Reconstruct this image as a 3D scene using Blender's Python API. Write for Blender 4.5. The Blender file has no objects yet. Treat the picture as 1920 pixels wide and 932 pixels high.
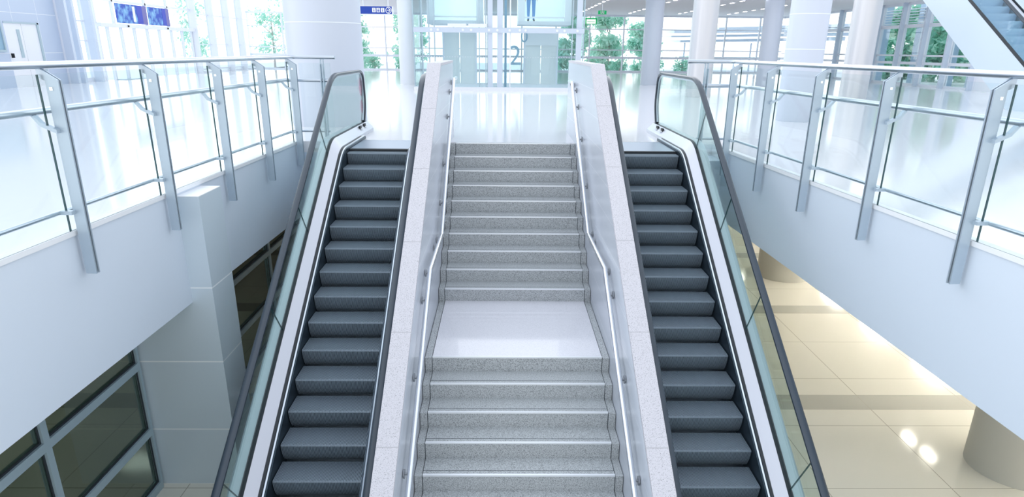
import bpy, math, random
from mathutils import Vector, Matrix
random.seed(7)
sc = bpy.context.scene
COL = sc.collection

# ------------------------------------------------------------------ camera
F_PX, CY, TH, YAW, ROLL, ZC = 1327.78, 603.889, math.radians(21.07), .0158, .0098, 1.45
cy_, sy_ = math.cos(YAW), math.sin(YAW)
ct, st = math.cos(TH), math.sin(TH)
xh = Vector((cy_, -sy_, 0)); uh = Vector((sy_*st, cy_*st, ct)); dh = Vector((sy_*ct, cy_*ct, -st))
right = xh*math.cos(ROLL) + uh*math.sin(ROLL); up = uh*math.cos(ROLL) - xh*math.sin(ROLL)
cam = bpy.data.cameras.new('camera'); cam.sensor_width = 36; cam.lens = F_PX/1920*36
cam.shift_y = (CY-466)/1920; cam.clip_end = 300; cam.clip_start = .05
co = bpy.data.objects.new('camera', cam); COL.objects.link(co)
m = Matrix((right, up, -dh)).transposed().to_4x4(); m.translation = (0, 0, ZC); co.matrix_world = m
sc.camera = co

# ------------------------------------------------------------------ world, light, exposure
w = bpy.data.worlds.new('world'); sc.world = w; w.use_nodes = True
nt = w.node_tree; nt.nodes.clear()
bg = nt.nodes.new('ShaderNodeBackground'); ow = nt.nodes.new('ShaderNodeOutputWorld')
tc = nt.nodes.new('ShaderNodeTexCoord'); sx = nt.nodes.new('ShaderNodeSeparateXYZ'); rp = nt.nodes.new('ShaderNodeValToRGB')
nt.links.new(tc.outputs['Generated'], sx.inputs[0]); nt.links.new(sx.outputs['Z'], rp.inputs[0])
rp.color_ramp.elements[0].position = 0.0; rp.color_ramp.elements[0].color = (1, 1, 1, 1)
rp.color_ramp.elements[1].position = .48; rp.color_ramp.elements[1].color = (.55, .60, .67, 1)
mr = nt.nodes.new('ShaderNodeMapRange'); mr.inputs[1].default_value = -1; mr.inputs[2].default_value = 1
mr.inputs[3].default_value = 2.9; mr.inputs[4].default_value = 1.7      # brighter daylight from the left side
nt.links.new(sx.outputs['X'], mr.inputs[0]); my = nt.nodes.new('ShaderNodeMapRange'); my.inputs[1].default_value = -1; my.inputs[2].default_value = 1
my.inputs[3].default_value = .62; my.inputs[4].default_value = 1.15     # and from the far end, darker behind the viewer
mm = nt.nodes.new('ShaderNodeMath'); mm.operation = 'MULTIPLY'; nt.links.new(sx.outputs['Y'], my.inputs[0])
nt.links.new(mr.outputs[0], mm.inputs[0]); nt.links.new(my.outputs[0], mm.inputs[1]); nt.links.new(mm.outputs[0], bg.inputs[1])
nt.links.new(rp.outputs[0], bg.inputs[0])
nt.links.new(bg.outputs[0], ow.inputs[0])
sc.view_settings.view_transform = 'Standard'; sc.view_settings.look = 'None'
sc.view_settings.exposure = 0.14; sc.view_settings.gamma = 1; sc.view_settings.use_curve_mapping = False
sc.cycles.max_bounces = 10; sc.cycles.transparent_max_bounces = 24

# ------------------------------------------------------------------ materials
def lin(c):
    return tuple(((v/255)/12.92 if v/255 <= .04045 else ((v/255+.055)/1.055)**2.4) for v in c) + (1,)
def new_mat(name):
    mt = bpy.data.materials.new(name); mt.use_nodes = True
    return mt, mt.node_tree, mt.node_tree.nodes['Principled BSDF']
def mat(name, c, rough=.5, metal=0, noise=0, nscale=3, spec=.5, emit=0):
    mt, t, b = new_mat(name)
    b.inputs['Base Color'].default_value = lin(c); b.inputs['Roughness'].default_value = rough
    b.inputs['Metallic'].default_value = metal; b.inputs['Specular IOR Level'].default_value = spec
    if emit:
        b.inputs['Emission Color'].default_value = lin(c); b.inputs['Emission Strength'].default_value = emit
    if noise:
        tx = t.nodes.new('ShaderNodeTexCoord'); n = t.nodes.new('ShaderNodeTexNoise'); n.inputs['Scale'].default_value = nscale
        n.inputs['Detail'].default_value = 5
        r = t.nodes.new('ShaderNodeMapRange'); r.inputs[3].default_value = 1-noise; r.inputs[4].default_value = 1+noise
        mx = t.nodes.new('ShaderNodeMix'); mx.data_type = 'RGBA'; mx.blend_type = 'MULTIPLY'; mx.inputs[0].default_value = 1
        mx.inputs[6].default_value = lin(c)
        t.links.new(tx.outputs['Object'], n.inputs['Vector']); t.links.new(n.outputs[0], r.inputs[0])
        t.links.new(r.outputs[0], mx.inputs[7]); t.links.new(mx.outputs[2], b.inputs['Base Color'])
    return mt
def granite(name, base, dark, scale, rough=.35, thr=(.36, .52)):
    mt, t, b = new_mat(name)
    tx = t.nodes.new('ShaderNodeTexCoord'); n = t.nodes.new('ShaderNodeTexNoise'); n.inputs['Scale'].default_value = scale
    n.inputs['Detail'].default_value = 3; n.inputs['Roughness'].default_value = .7
    r = t.nodes.new('ShaderNodeValToRGB')
    r.color_ramp.elements[0].position = thr[0]; r.color_ramp.elements[0].color = lin(dark)
    r.color_ramp.elements[1].position = thr[1]; r.color_ramp.elements[1].color = lin(base)
    t.links.new(tx.outputs['Object'], n.inputs['Vector']); t.links.new(n.outputs[0], r.inputs[0])
    t.links.new(r.outputs[0], b.inputs['Base Color']); b.inputs['Roughness'].default_value = rough
    return mt
def glass(name, tint, refl=1.0, rough=0.0):
    mt = bpy.data.materials.new(name); mt.use_nodes = True; t = mt.node_tree; t.nodes.clear()
    o = t.nodes.new('ShaderNodeOutputMaterial'); mx = t.nodes.new('ShaderNodeMixShader'); tr = t.nodes.new('ShaderNodeBsdfTransparent')
    g = t.nodes.new('ShaderNodeBsdfGlossy'); lw = t.nodes.new('ShaderNodeLayerWeight'); lw.inputs[0].default_value = .5
    pw = t.nodes.new('ShaderNodeMath'); pw.operation = 'POWER'; pw.inputs[1].default_value = 4
    ml = t.nodes.new('ShaderNodeMath'); ml.operation = 'MULTIPLY_ADD'; ml.inputs[1].default_value = .6*refl; ml.inputs[2].default_value = .04*refl
    g.inputs['Roughness'].default_value = rough; tr.inputs[0].default_value = lin(tint)
    t.links.new(lw.outputs['Facing'], pw.inputs[0]); t.links.new(pw.outputs[0], ml.inputs[0]); t.links.new(ml.outputs[0], mx.inputs[0])
    t.links.new(tr.outputs[0], mx.inputs[1]); t.links.new(g.outputs[0], mx.inputs[2]); t.links.new(mx.outputs[0], o.inputs[0])
    return mt
def line_math(t, src, period, offset, width):
    """1 inside a joint line of the given width, else 0"""
    a = t.nodes.new('ShaderNodeMath'); a.operation = 'SUBTRACT'; a.inputs[1].default_value = offset - period*50
    d = t.nodes.new('ShaderNodeMath'); d.operation = 'MODULO'; d.inputs[1].default_value = period
    l = t.nodes.new('ShaderNodeMath'); l.operation = 'LESS_THAN'; l.inputs[1].default_value = width
    t.links.new(src, a.inputs[0]); t.links.new(a.outputs[0], d.inputs[0]); t.links.new(d.outputs[0], l.inputs[0])
    return l.outputs[0]
def mixc(t, fac, a, bcol):
    mx = t.nodes.new('ShaderNodeMix'); mx.data_type = 'RGBA'
    t.links.new(fac, mx.inputs[0])
    if isinstance(a, tuple): mx.inputs[6].default_value = a
    else: t.links.new(a, mx.inputs[6])
    mx.inputs[7].default_value = bcol
    return mx.outputs[2]
def world_xyz(t):
    g = t.nodes.new('ShaderNodeNewGeometry'); s = t.nodes.new('ShaderNodeSeparateXYZ'); t.links.new(g.outputs['Position'], s.inputs[0])
    return s.outputs

M = {}
M['fascia'] = mat('painted_fascia', (219, 229, 241), .45)
M['white'] = mat('white_paint', (238, 241, 246), .5)
M['kerb'] = mat('white_kerb', (243, 245, 248), .35)
M['wall'] = mat('grey_blue_wall_panel', (196, 208, 226), .4)
mt, t, b = new_mat('grey_blue_wall_panel'); x, y, z = world_xyz(t)
f1 = line_math(t, z, 1.35, 2.5, .02); f2 = line_math(t, y, 1.5, 29.0, .02); mxm = t.nodes.new('ShaderNodeMath'); mxm.operation = 'MAXIMUM'
t.links.new(f1, mxm.inputs[0]); t.links.new(f2, mxm.inputs[1]); t.links.new(mixc(t, mxm.outputs[0], lin((192, 206, 226)), lin((228, 234, 242))), b.inputs['Base Color'])
b.inputs['Roughness'].default_value = .4; M['wall'] = mt
M['steel'] = mat('brushed_stainless', (205, 212, 220), .28, 1)
M['bright_steel'] = mat('polished_stainless', (232, 235, 240), .18, 1)
M['bracket'] = mat('bracket_steel', (150, 154, 160), .3, .8)
M['plate'] = mat('satin_steel_plate', (186, 200, 212), .38, .55)
M['dark_gap'] = mat('dark_slot', (45, 52, 58), .6)
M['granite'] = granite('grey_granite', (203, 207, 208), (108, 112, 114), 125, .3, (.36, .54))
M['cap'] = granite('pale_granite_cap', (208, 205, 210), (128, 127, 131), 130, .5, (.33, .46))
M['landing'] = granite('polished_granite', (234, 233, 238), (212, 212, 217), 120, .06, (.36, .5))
M['nosing'] = mat('aluminium_nosing', (240, 243, 246), .3, .4)
M['cap_joint'] = mat('cap_joint_grey', (188, 186, 190), .7)
M['groove'] = mat('joint_dark', (92, 98, 102), .7)
mt, t, b = new_mat('polished_wall_panel'); x, y, z = world_xyz(t)
f = line_math(t, z, .325, -.02, .006); t.links.new(mixc(t, f, lin((206, 211, 220)), lin((228, 230, 236))), b.inputs['Base Color'])
b.inputs['Roughness'].default_value = .22; b.inputs['Specular IOR Level'].default_value = .6; M['panel'] = mt
M['step'] = mat('escalator_step_metal', (142, 156, 168), .42, .2, .10, 9)
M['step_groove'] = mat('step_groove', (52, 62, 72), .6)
M['step_nose'] = mat('worn_step_nosing', (138, 151, 163), .4, .3)
M['skirt'] = mat('dark_skirt', (62, 76, 88), .35, .5)
M['deck'] = mat('pale_satin_deck', (222, 222, 230), .32, .35)
M['outer_deck'] = mat('satin_outer_deck', (200, 212, 218), .35, .4)
M['rubber'] = mat('black_rubber', (48, 60, 72), .30, 0, 0, 3, .6)
M['gasket'] = mat('black_gasket', (40, 46, 52), .5)
M['comb'] = mat('comb_plate', (150, 165, 182), .35, .7)
M['clad'] = mat('pale_truss_cladding', (205, 218, 228), .4, .1)
M['glass'] = glass('clear_glass', (250, 253, 253), .6)
M['glass_green'] = glass('balustrade_glass', (240, 248, 246), .8)
M['glass_edge'] = mat('glass_edge_green', (48, 84, 88), .2)
M['glass_lift'] = glass('lift_glass', (243, 249, 250), .6)
M['glass_dark'] = glass('tinted_glass', (180, 190, 184), 1.3)
M['glass_win'] = glass('window_glass', (248, 252, 253), .7)
M['frame_white'] = mat('white_frame', (236, 240, 248), .4)
M['frame_blue'] = mat('pale_blue_fin', (208, 219, 234), .4)
M['mullion'] = mat('grey_mullion', (176, 196, 206), .38, .2)
M['clad_col'] = mat('grey_column_cladding', (210, 223, 232), .33, .15)
M['joint_light'] = mat('pale_joint', (240, 245, 248), .5)
M['column'] = mat('painted_round_column', (207, 214, 226), .35)
M['column_cream'] = mat('satin_cream_column', (212, 212, 214), .3, .25)
M['column_low'] = mat('stone_grey_column', (196, 194, 184), .4)
M['ceil'] = mat('white_ceiling', (250, 250, 252), .7)
M['lamp'] = mat('lamp_glow', (255, 248, 232), .5, emit=40)
M['pillar'] = mat('blue_grey_pillar', (168, 192, 216), .5)
M['lift_frame'] = mat('pale_lift_frame', (206, 217, 230), .35, .2)
M['lift_door'] = mat('pale_lift_door', (238, 242, 242), .3, .1)
M['fill_room'] = mat('room_fill_glow', (250, 252, 250), .5, emit=8)
M['fill_long'] = mat('long_fill_glow', (255, 250, 240), .5, emit=43)
M['lamp_s'] = mat('strip_lamp_glow', (255, 255, 255), .5, emit=7)
M['blue'] = mat('sign_blue', (8, 62, 165), .4)
M['blue_dark'] = mat('deep_blue', (8, 48, 190), .4)
M['lilac'] = mat('lilac_band', (116, 112, 180), .5)
M['sign_white'] = mat('sign_white', (248, 250, 252), .5)
M['green'] = mat('exit_green', (10, 165, 95), .45, emit=.5)
M['sign_lit'] = mat('lit_sign_white', (250, 252, 250), .5, emit=.8)
M['pink'] = glass('pink_sticker', (254, 234, 239), .3)
M['digit'] = mat('blue_grey_digit', (150, 186, 208), .5)
M['black'] = mat('black_plastic', (22, 26, 30), .5)
M['trunk'] = mat('bark', (196, 184, 180), .8)
M['ground'] = mat('pale_paving', (238, 240, 242), .8)
M['skin'] = mat('skin', (205, 160, 135), .5)
M['jeans'] = mat('blue_denim', (112, 162, 216), .8)
M['shirt'] = mat('white_shirt', (235, 235, 240), .8)
M['hair'] = mat('dark_hair', (40, 32, 30), .6)
def leaf_mat(name, a, bb):
    mt, t, b = new_mat(name); tx = t.nodes.new('ShaderNodeTexCoord'); n = t.nodes.new('ShaderNodeTexNoise'); n.inputs['Scale'].default_value = 2.2
    t.links.new(tx.outputs['Object'], n.inputs['Vector']); r = t.nodes.new('ShaderNodeValToRGB')
    r.color_ramp.elements[0].position = .35; r.color_ramp.elements[0].color = lin(a); r.color_ramp.elements[1].position = .65; r.color_ramp.elements[1].color = lin(bb)
    t.links.new(n.outputs[0], r.inputs[0]); t.links.new(r.outputs[0], b.inputs['Base Color']); b.inputs['Roughness'].default_value = .6
    tl = t.nodes.new('ShaderNodeBsdfTranslucent'); t.links.new(r.outputs[0], tl.inputs[0]); mx = t.nodes.new('ShaderNodeMixShader'); mx.inputs[0].default_value = .5
    t.links.new(b.outputs[0], mx.inputs[1]); t.links.new(tl.outputs[0], mx.inputs[2]); t.links.new(mx.outputs[0], t.nodes['Material Output'].inputs[0])
    return mt
M['leaf'] = leaf_mat('pale_leaf', (170, 228, 210), (232, 250, 240))
M['leaf_b'] = leaf_mat('green_leaf', (140, 212, 190), (205, 240, 222))
# upper floor: large pale polished tiles
mt, t, b = new_mat('white_polished_floor'); x, y, z = world_xyz(t)
fx = line_math(t, x, 1.2, .3, .006); fy = line_math(t, y, 1.2, .2, .006)
mxm = t.nodes.new('ShaderNodeMath'); mxm.operation = 'MAXIMUM'; t.links.new(fx, mxm.inputs[0]); t.links.new(fy, mxm.inputs[1])
t.links.new(mixc(t, mxm.outputs[0], lin((246, 243, 245)), lin((236, 235, 239))), b.inputs['Base Color'])
b.inputs['Roughness'].default_value = .10; b.inputs['Specular IOR Level'].default_value = .8; M['floor_up'] = mt
# lower floor: beige tiles with grey bands
mt, t, b = new_mat('beige_polished_tile'); x, y, z = world_xyz(t)
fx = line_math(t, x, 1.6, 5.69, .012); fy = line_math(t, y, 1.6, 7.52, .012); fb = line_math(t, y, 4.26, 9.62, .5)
nz = t.nodes.new('ShaderNodeTexNoise'); nz.inputs['Scale'].default_value = .6
g = t.nodes.new('ShaderNodeNewGeometry'); t.links.new(g.outputs['Position'], nz.inputs['Vector'])
base = mixc(t, nz.outputs[0], lin((230, 226, 212)), lin((236, 232, 221)))
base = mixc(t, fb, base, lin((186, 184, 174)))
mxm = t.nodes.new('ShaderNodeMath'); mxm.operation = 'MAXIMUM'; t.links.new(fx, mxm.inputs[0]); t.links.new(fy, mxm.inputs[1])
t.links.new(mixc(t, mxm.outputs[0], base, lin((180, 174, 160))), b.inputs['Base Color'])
b.inputs['Roughness'].default_value = .09; M['floor_low'] = mt

# ------------------------------------------------------------------ mesh helpers
ORG = {}
class MB:
    def __init__(s): s.v = []; s.f = []; s.m = []
    def face(s, idx, mi=0): s.f.append(tuple(idx)); s.m.append(mi)
    def add(s, vs): n = len(s.v); s.v += [Vector(p) for p in vs]; return n
    def hexa(s, p, mi=0):
        n = s.add(p)
        for q in ((0, 3, 2, 1), (4, 5, 6, 7), (0, 1, 5, 4), (1, 2, 6, 5), (2, 3, 7, 6), (3, 0, 4, 7)): s.face([n+i for i in q], mi)
        return s
    def box(s, x0, x1, y0, y1, z0, z1, mi=0):
        return s.hexa([(x0, y0, z0), (x1, y0, z0), (x1, y1, z0), (x0, y1, z0), (x0, y0, z1), (x1, y0, z1), (x1, y1, z1), (x0, y1, z1)], mi)
    def prism_x(s, poly, x0, x1, mi=0):
        k = len(poly); n = s.add([(x0, y, z) for y, z in poly] + [(x1, y, z) for y, z in poly])
        s.face([n+i for i in range(k)][::-1], mi); s.face([n+k+i for i in range(k)], mi)
        for i in range(k): j = (i+1) % k; s.face((n+i, n+j, n+k+j, n+k+i), mi)
        return s
    def prism_z(s, poly, z0, z1, mi=0):
        k = len(poly); n = s.add([(x, y, z0) for x, y in poly] + [(x, y, z1) for x, y in poly])
        s.face([n+i for i in range(k)][::-1], mi); s.face([n+k+i for i in range(k)], mi)
        for i in range(k): j = (i+1) % k; s.face((n+i, n+j, n+k+j, n+k+i), mi)
        return s
    def loft(s, rows, mi=0, closed=True, caps=True):
        """rows: list of lists of 3D points (one list per station)"""
        k = len(rows[0]); n = s.add([p for r in rows for p in r])
        for i in range(len(rows)-1):
            for j in range(k if closed else k-1):
                a = n+i*k+j; b2 = n+i*k+(j+1) % k; s.face((a, b2, b2+k, a+k), mi)
        if caps and closed:
            s.face([n+j for j in range(k)][::-1], mi); s.face([n+(len(rows)-1)*k+j for j in range(k)], mi)
        return s
    def tube(s, pts, r, n=12, mi=0):
        pts = [Vector(p) for p in pts]; rows = []; prev = None
        for i, p in enumerate(pts):
            if i == 0: d = pts[1]-p
            elif i == len(pts)-1: d = p-pts[i-1]
            else: d = (pts[i+1]-p).normalized() + (p-pts[i-1]).normalized()
            d.normalize()
            ref = prev if prev is not None else (Vector((0, 0, 1)) if abs(d.z) < .9 else Vector((1, 0, 0)))
            a = ref - d*ref.dot(d); a.normalize(); prev = a; bb = d.cross(a)
            rr = r[i] if isinstance(r, (list, tuple)) else r
            rows.append([p + (a*math.cos(2*math.pi*q/n) + bb*math.sin(2*math.pi*q/n))*rr for q in range(n)])
        return s.loft(rows, mi)
    def cyl(s, x, y, r, z0, z1, n=48, mi=0): return s.tube([(x, y, z0), (x, y, z1)], r, n, mi)
    def build(s, name, mats, parent=None, smooth=False, bevel=0):
        me = bpy.data.meshes.new(name)
        if parent is not None: org = ORG[parent.name]
        else:
            xs = [p.x for p in s.v]; ys = [p.y for p in s.v]; zs_ = [p.z for p in s.v]
            org = Vector(((min(xs)+max(xs))/2, (min(ys)+max(ys))/2, min(zs_)))
        me.from_pydata([tuple(p-org) for p in s.v], [], s.f)
        if not isinstance(mats, (list, tuple)): mats = [mats]
        for q in mats: me.materials.append(M[q] if isinstance(q, str) else q)
        me.polygons.foreach_set('material_index', s.m)
        me.validate(); me.update()
        import bmesh
        bm = bmesh.new(); bm.from_mesh(me); bmesh.ops.recalc_face_normals(bm, faces=bm.faces); bm.to_mesh(me); bm.free()
        if smooth:
            me.polygons.foreach_set('use_smooth', [True]*len(me.polygons)); me.set_sharp_from_angle(angle=math.radians(38))
        o = bpy.data.objects.new(name, me); COL.objects.link(o); ORG[o.name] = org
        if parent is not None: o.parent = parent
        else: o.location = org
        if bevel:
            bv = o.modifiers.new('bevel', 'BEVEL'); bv.width = bevel; bv.segments = 2; bv.limit_method = 'ANGLE'
        return o
def tag(o, label, cat=None, group=None, kind=None):
    o['label'] = label
    if cat: o['category'] = cat
    if group: o['group'] = group
    if kind: o['kind'] = kind
    return o
def thing(name, loc, label, cat, group=None, kind=None):
    o = bpy.data.objects.new(name, None); COL.objects.link(o); o.location = loc; o.empty_display_size = .2
    ORG[o.name] = Vector(loc); return tag(o, label, cat, group, kind)
def copy_tree(o, parent=None):
    c = o.copy(); COL.objects.link(c)
    if parent is not None: c.parent = parent
    for ch in list(o.children): copy_tree(ch, c)
    return c
def fillet(pts, r, n=8):
    """2D polyline with rounded inner corners; constant point count"""
    out = [pts[0]]
    for i in range(1, len(pts)-1):
        p = Vector(pts[i]); a = Vector(pts[i-1])-p; b2 = Vector(pts[i+1])-p; la, lb = a.length, b2.length; a.normalize(); b2.normalize()
        ri = r[i-1] if isinstance(r, (list, tuple)) else r
        half = math.acos(max(-1, min(1, a.dot(b2))))/2
        d = min(ri/math.tan(half), la*.49, lb*.49)
        p0, p1 = p+a*d, p+b2*d
        for q in range(n+1):
            u = q/n; out.append(tuple(p0*(1-u)**2 + p*2*u*(1-u) + p1*u*u))
    out.append(pts[-1]); return out

ZF = -3.68
# ------------------------------------------------------------------ the setting
LL = (Vector((-3.59, 4.93, 0)), Vector((-3.36, 12.02, 0)))
RL = (Vector((3.927, 5.05, 0)), Vector((3.527, 11.12, 0)))
def on(line, Y):
    a, b2 = line; u = (Y-a.y)/(b2.y-a.y); return a.lerp(b2, u)
def xL(Y): return on(LL, Y).x
def xR(Y): return on(RL, Y).x
YLE, YRE = 12.05, 11.40            # where the two galleries meet the landing
fl = MB()
fl.prism_z([(-17.6, .5), (xL(.5)-.02, .5), (xL(YLE)-.02, YLE), (-17.6, YLE)], -.18, 0)
fl.prism_z([(xR(.5)+.02, .5), (19.8, .5), (19.8, YRE), (xR(YRE)+.02, YRE)], -.18, 0)
fl.prism_z([(-17.6, YLE), (xR(YRE), YLE), (xR(YRE), YRE), (19.8, YRE), (19.8, 53.2), (-17.6, 53.2)], -.18, 0)
tag(fl.build('floor', 'floor_up'), 'polished white upper floor around the stairwell', 'floor', kind='structure')
lo = MB(); lo.box(-14, 19.8, -6, 32, ZF-.2, ZF)
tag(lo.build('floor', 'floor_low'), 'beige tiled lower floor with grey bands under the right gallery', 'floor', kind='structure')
def fascia(line, Y0, Y1, sgn, zb0, zb1, name, label):
    b_ = MB(); a, c = on(line, Y0), on(line, Y1); tdir = (c-a).normalized(); n = Vector((tdir.y, -tdir.x, 0))*sgn   # towards the void
    def pt(p, off, z): q = p+n*off; return (q.x, q.y, z)
    b_.hexa([pt(a, -.25, zb0), pt(a, 0, zb0), pt(c, 0, zb1), pt(c, -.25, zb1), pt(a, -.25, -.03), pt(a, 0, -.03), pt(c, 0, -.03), pt(c, -.25, -.03)])
    o = tag(b_.build(name, 'fascia'), label, 'fascia', kind='structure')
    k = MB(); k.hexa([pt(a, -.09, -.03), pt(a, .015, -.03), pt(c, .015, -.03), pt(c, -.09, -.03), pt(a, -.09, .012), pt(a, .015, .012), pt(c, .015, .012), pt(c, -.09, .012)])
    k.build('kerb', 'kerb', o)
    return o
fascia(LL, 0.6, YLE, 1, -1.36, -1.20, 'trim_1', 'pale blue fascia along the edge of the left gallery')
fascia(RL, 0.6, YRE, -1, -1.40, -1.07, 'trim_2', 'pale blue fascia along the edge of the right gallery')
b_ = MB(); b_.box(xL(YLE), xR(YRE), YLE, YLE+.25, -1.2, -.18); b_.box(3.02, xR(YRE)+.02, YRE, YRE+.65, -1.2, -.18)
tag(b_.build('trim_3', 'fascia'), 'fascia of the upper landing behind the escalator tops', 'fascia', kind='structure')
sf = MB()
sf.prism_z([(-14, .6), (xL(.6)-.24, .6), (xL(YLE)-.24, YLE), (-14, YLE)], -1.2, -1.1)
sf.prism_z([(xR(.6)+.24, .6), (19.8, .6), (19.8, YRE), (xR(YRE)+.24, YRE)], -1.1, -1.0)
sf.box(-14, 19.8, YLE+.25, 32, -1.2, -1.1); sf.box(3.6, 19.8, YRE, YLE+.25, -1.2, -1.1)
tag(sf.build('ceiling', 'white'), 'white soffit over the lower floor', 'ceiling', kind='structure')
b_ = MB(); b_.box(-14.2, -14, -6, 32, ZF, -1.1); tag(b_.build('wall_left', 'wall'), 'lower wall far inside the room behind the tinted glazing', 'wall', kind='structure')
b_ = MB(); b_.box(-14, 19.8, 32, 32.2, ZF, -1.1); tag(b_.build('wall_back', 'wall'), 'lower back wall under the upper landing', 'wall', kind='structure')
b_ = MB(); b_.box(19.8, 20, -6, 32, ZF, -1.0); tag(b_.build('wall_right', 'wall'), 'lower wall beyond the beige tiles', 'wall', kind='structure')
b_ = MB(); b_.box(-17.6, -17.4, 16, 26.95, 0, 5.6); b_.box(-17.6, -17.4, 28.95, 30.2, 0, 5.6); b_.box(-17.6, -17.4, 26.95, 28.95, 2.2, 5.6)
tag(b_.build('wall_left', 'wall'), 'grey blue panelled wall at far left around the double door', 'wall', kind='structure')
b_ = MB(); b_.box(-18.5, 90, 53.3, 90, -.3, -.1); b_.box(19.9, 60, 0, 53.3, -.3, -.1); b_.box(-60, -17.7, 0, 90, -.3, -.1)
tag(b_.build('ground', 'ground'), 'pale paving outside the glass walls', 'ground', kind='structure')
b_ = MB(); b_.box(-9, 19.8, 31.4, 53.2, 3.72, 3.9)
tag(b_.build('ceiling', 'ceil'), 'white ceiling over the far side of the hall', 'ceiling', kind='structure')

# glass walls: one window per bay
wn = [0]
def window(name_label, P, Q, z0, z1, transoms, inward, mull=.09, fin=0, first=False, group=None, finmat='frame_white'):
    """bay from plan point P to plan point Q; one mullion at P (plus one at Q when last)"""
    wn[0] += 1
    P = Vector((P[0], P[1], 0)); Q = Vector((Q[0], Q[1], 0)); d = (Q-P).normalized(); n = Vector(inward + (0,))
    def bx(mb, a0, a1, n0, n1, za, zb, mi=0):
        p = [P+d*a0+n*n0, P+d*a1+n*n0, P+d*a1+n*n1, P+d*a0+n*n1]
        mb.hexa([(q.x, q.y, za) for q in p] + [(q.x, q.y, zb) for q in p], mi)
    L = (Q-P).length
    t_ = thing('window_%d' % wn[0], tuple((P+Q)/2), name_label, 'window', group, 'structure')
    fr = MB(); bx(fr, -mull/2, mull/2, -.08, .08, z0, z1)
    bx(fr, mull/2, L-mull/2, -.06, .06, z0, z0+.10); bx(fr, mull/2, L-mull/2, -.06, .06, z1-.12, z1)
    for zt, th in transoms: bx(fr, mull/2, L-mull/2, -.05, .05, zt-th/2, zt+th/2)
    fr.build('frame', 'frame_white', t_)
    if fin:
        ff = MB(); bx(ff, -mull*.6, mull*.6, .081, fin, z0, z1); ff.build('fin', finmat, t_)
    pn = MB(); bx(pn, mull/2, L-mull/2, -.012, .012, z0+.10, z1-.12); pn.build('pane', 'glass_win', t_)
    return t_
XB0 = 6.04
for k in range(-10, 6):
    x0 = XB0+2.36*k; x1 = min(x0+2.36, 19.6)
    if x1-x0 < .3: continue
    side = 'left' if k < -4 else ('middle' if k < 0 else 'right')
    window({'left': 'tall back window bay with pale trees outside, left of the glass lift', 'middle': 'back window bay seen only through the glass lift',
            'right': 'back window bay right of the glass lift'}[side], (x0, 53), (x1, 53), 0, 3.72, ((2.8, .07), (1.46, .07), (.96, .15)), (0, -1),
           group={'left': 'back windows left', 'middle': 'back windows middle', 'right': 'back windows right'}[side])
yr = [30.8, 32.9, 34.95, 37.1, 39.4, 41.7, 44, 46.3, 48.6, 50.8, 53]
for a, c in zip(yr[:-1], yr[1:]):
    window('right side window bay with louvres and greenery outside', (19.6, a), (19.6, c), 0, 3.72, ((2.66, .16), (1.34, .08), (1.0, .12)), (-1, 0), .10, .28, group='right side windows', finmat='frame_blue')
b_ = MB(); b_.box(19.6, 19.8, 14, 30.75, 0, 5); tag(b_.build('wall_right', 'white'), 'white wall behind the foot of the far escalator', 'wall', kind='structure')
for a, c in zip([30.3, 30.8, 32.1], [30.8, 32.1, 33.0]):
    window('narrow glass bay beside the grey wall at far left', (-17.4, a), (-17.4, c), 0, 5.6, ((1.62, .05), (2.38, .05), (.12, .1)), (1, 0), .14, .4, group='left narrow glass bays', finmat='frame_blue')
ylb = [43.0, 45.6, 48.2, 50.6, 53]
for a, c in zip(ylb[:-1], ylb[1:]):
    window('left glass wall bay beyond the entrance', (-17.4, a), (-17.4, c), 0, 5.6, ((1.55, .05), (3.15, .06), (.2, .08)), (1, 0), .12, .35, group='left glass bays')
# entrance screen in the left glass wall
t_ = thing('door_2', (-17.4, 38, 0), 'glass entrance doors under a long white header with blue posters above', 'door', None, 'structure')
b_ = MB(); b_.box(-17.5, -17.15, 33.0, 43.0, 2.2, 2.36); b_.build('header', 'frame_white', t_)
b_ = MB()
for yy in (33.0, 33.85, 35.05, 36.3, 37.6, 38.9, 40.3, 41.6, 42.85): b_.box(-17.46, -17.34, yy, yy+.12, 0, 2.2)
b_.build('frame', 'frame_white', t_)
b_ = MB()
for yy in (33.0, 34.6, 37.75, 40.15, 43.0): b_.box(-17.46, -17.34, yy-.05, yy+.05, 2.36, 5.6)
b_.box(-17.46, -17.34, 33, 43, 3.26, 3.36); b_.build('upper_frame', 'frame_white', t_)
b_ = MB(); b_.box(-17.41, -17.39, 33.1, 42.9, .02, 2.2); b_.box(-17.41, -17.39, 33.1, 42.9, 2.36, 5.6); b_.build('pane', 'glass_win', t_)
b_ = MB(); b_.box(-17.5, -16.9, 33.9, 36.4, 0, .03); b_.build('threshold', 'mullion', t_)
for yy in (35.3, 39.4):
    b_ = MB(); b_.box(-17.15, -17.1, yy, yy+.08, 2.24, 2.31); b_.build('sensor', 'black', t_)
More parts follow.
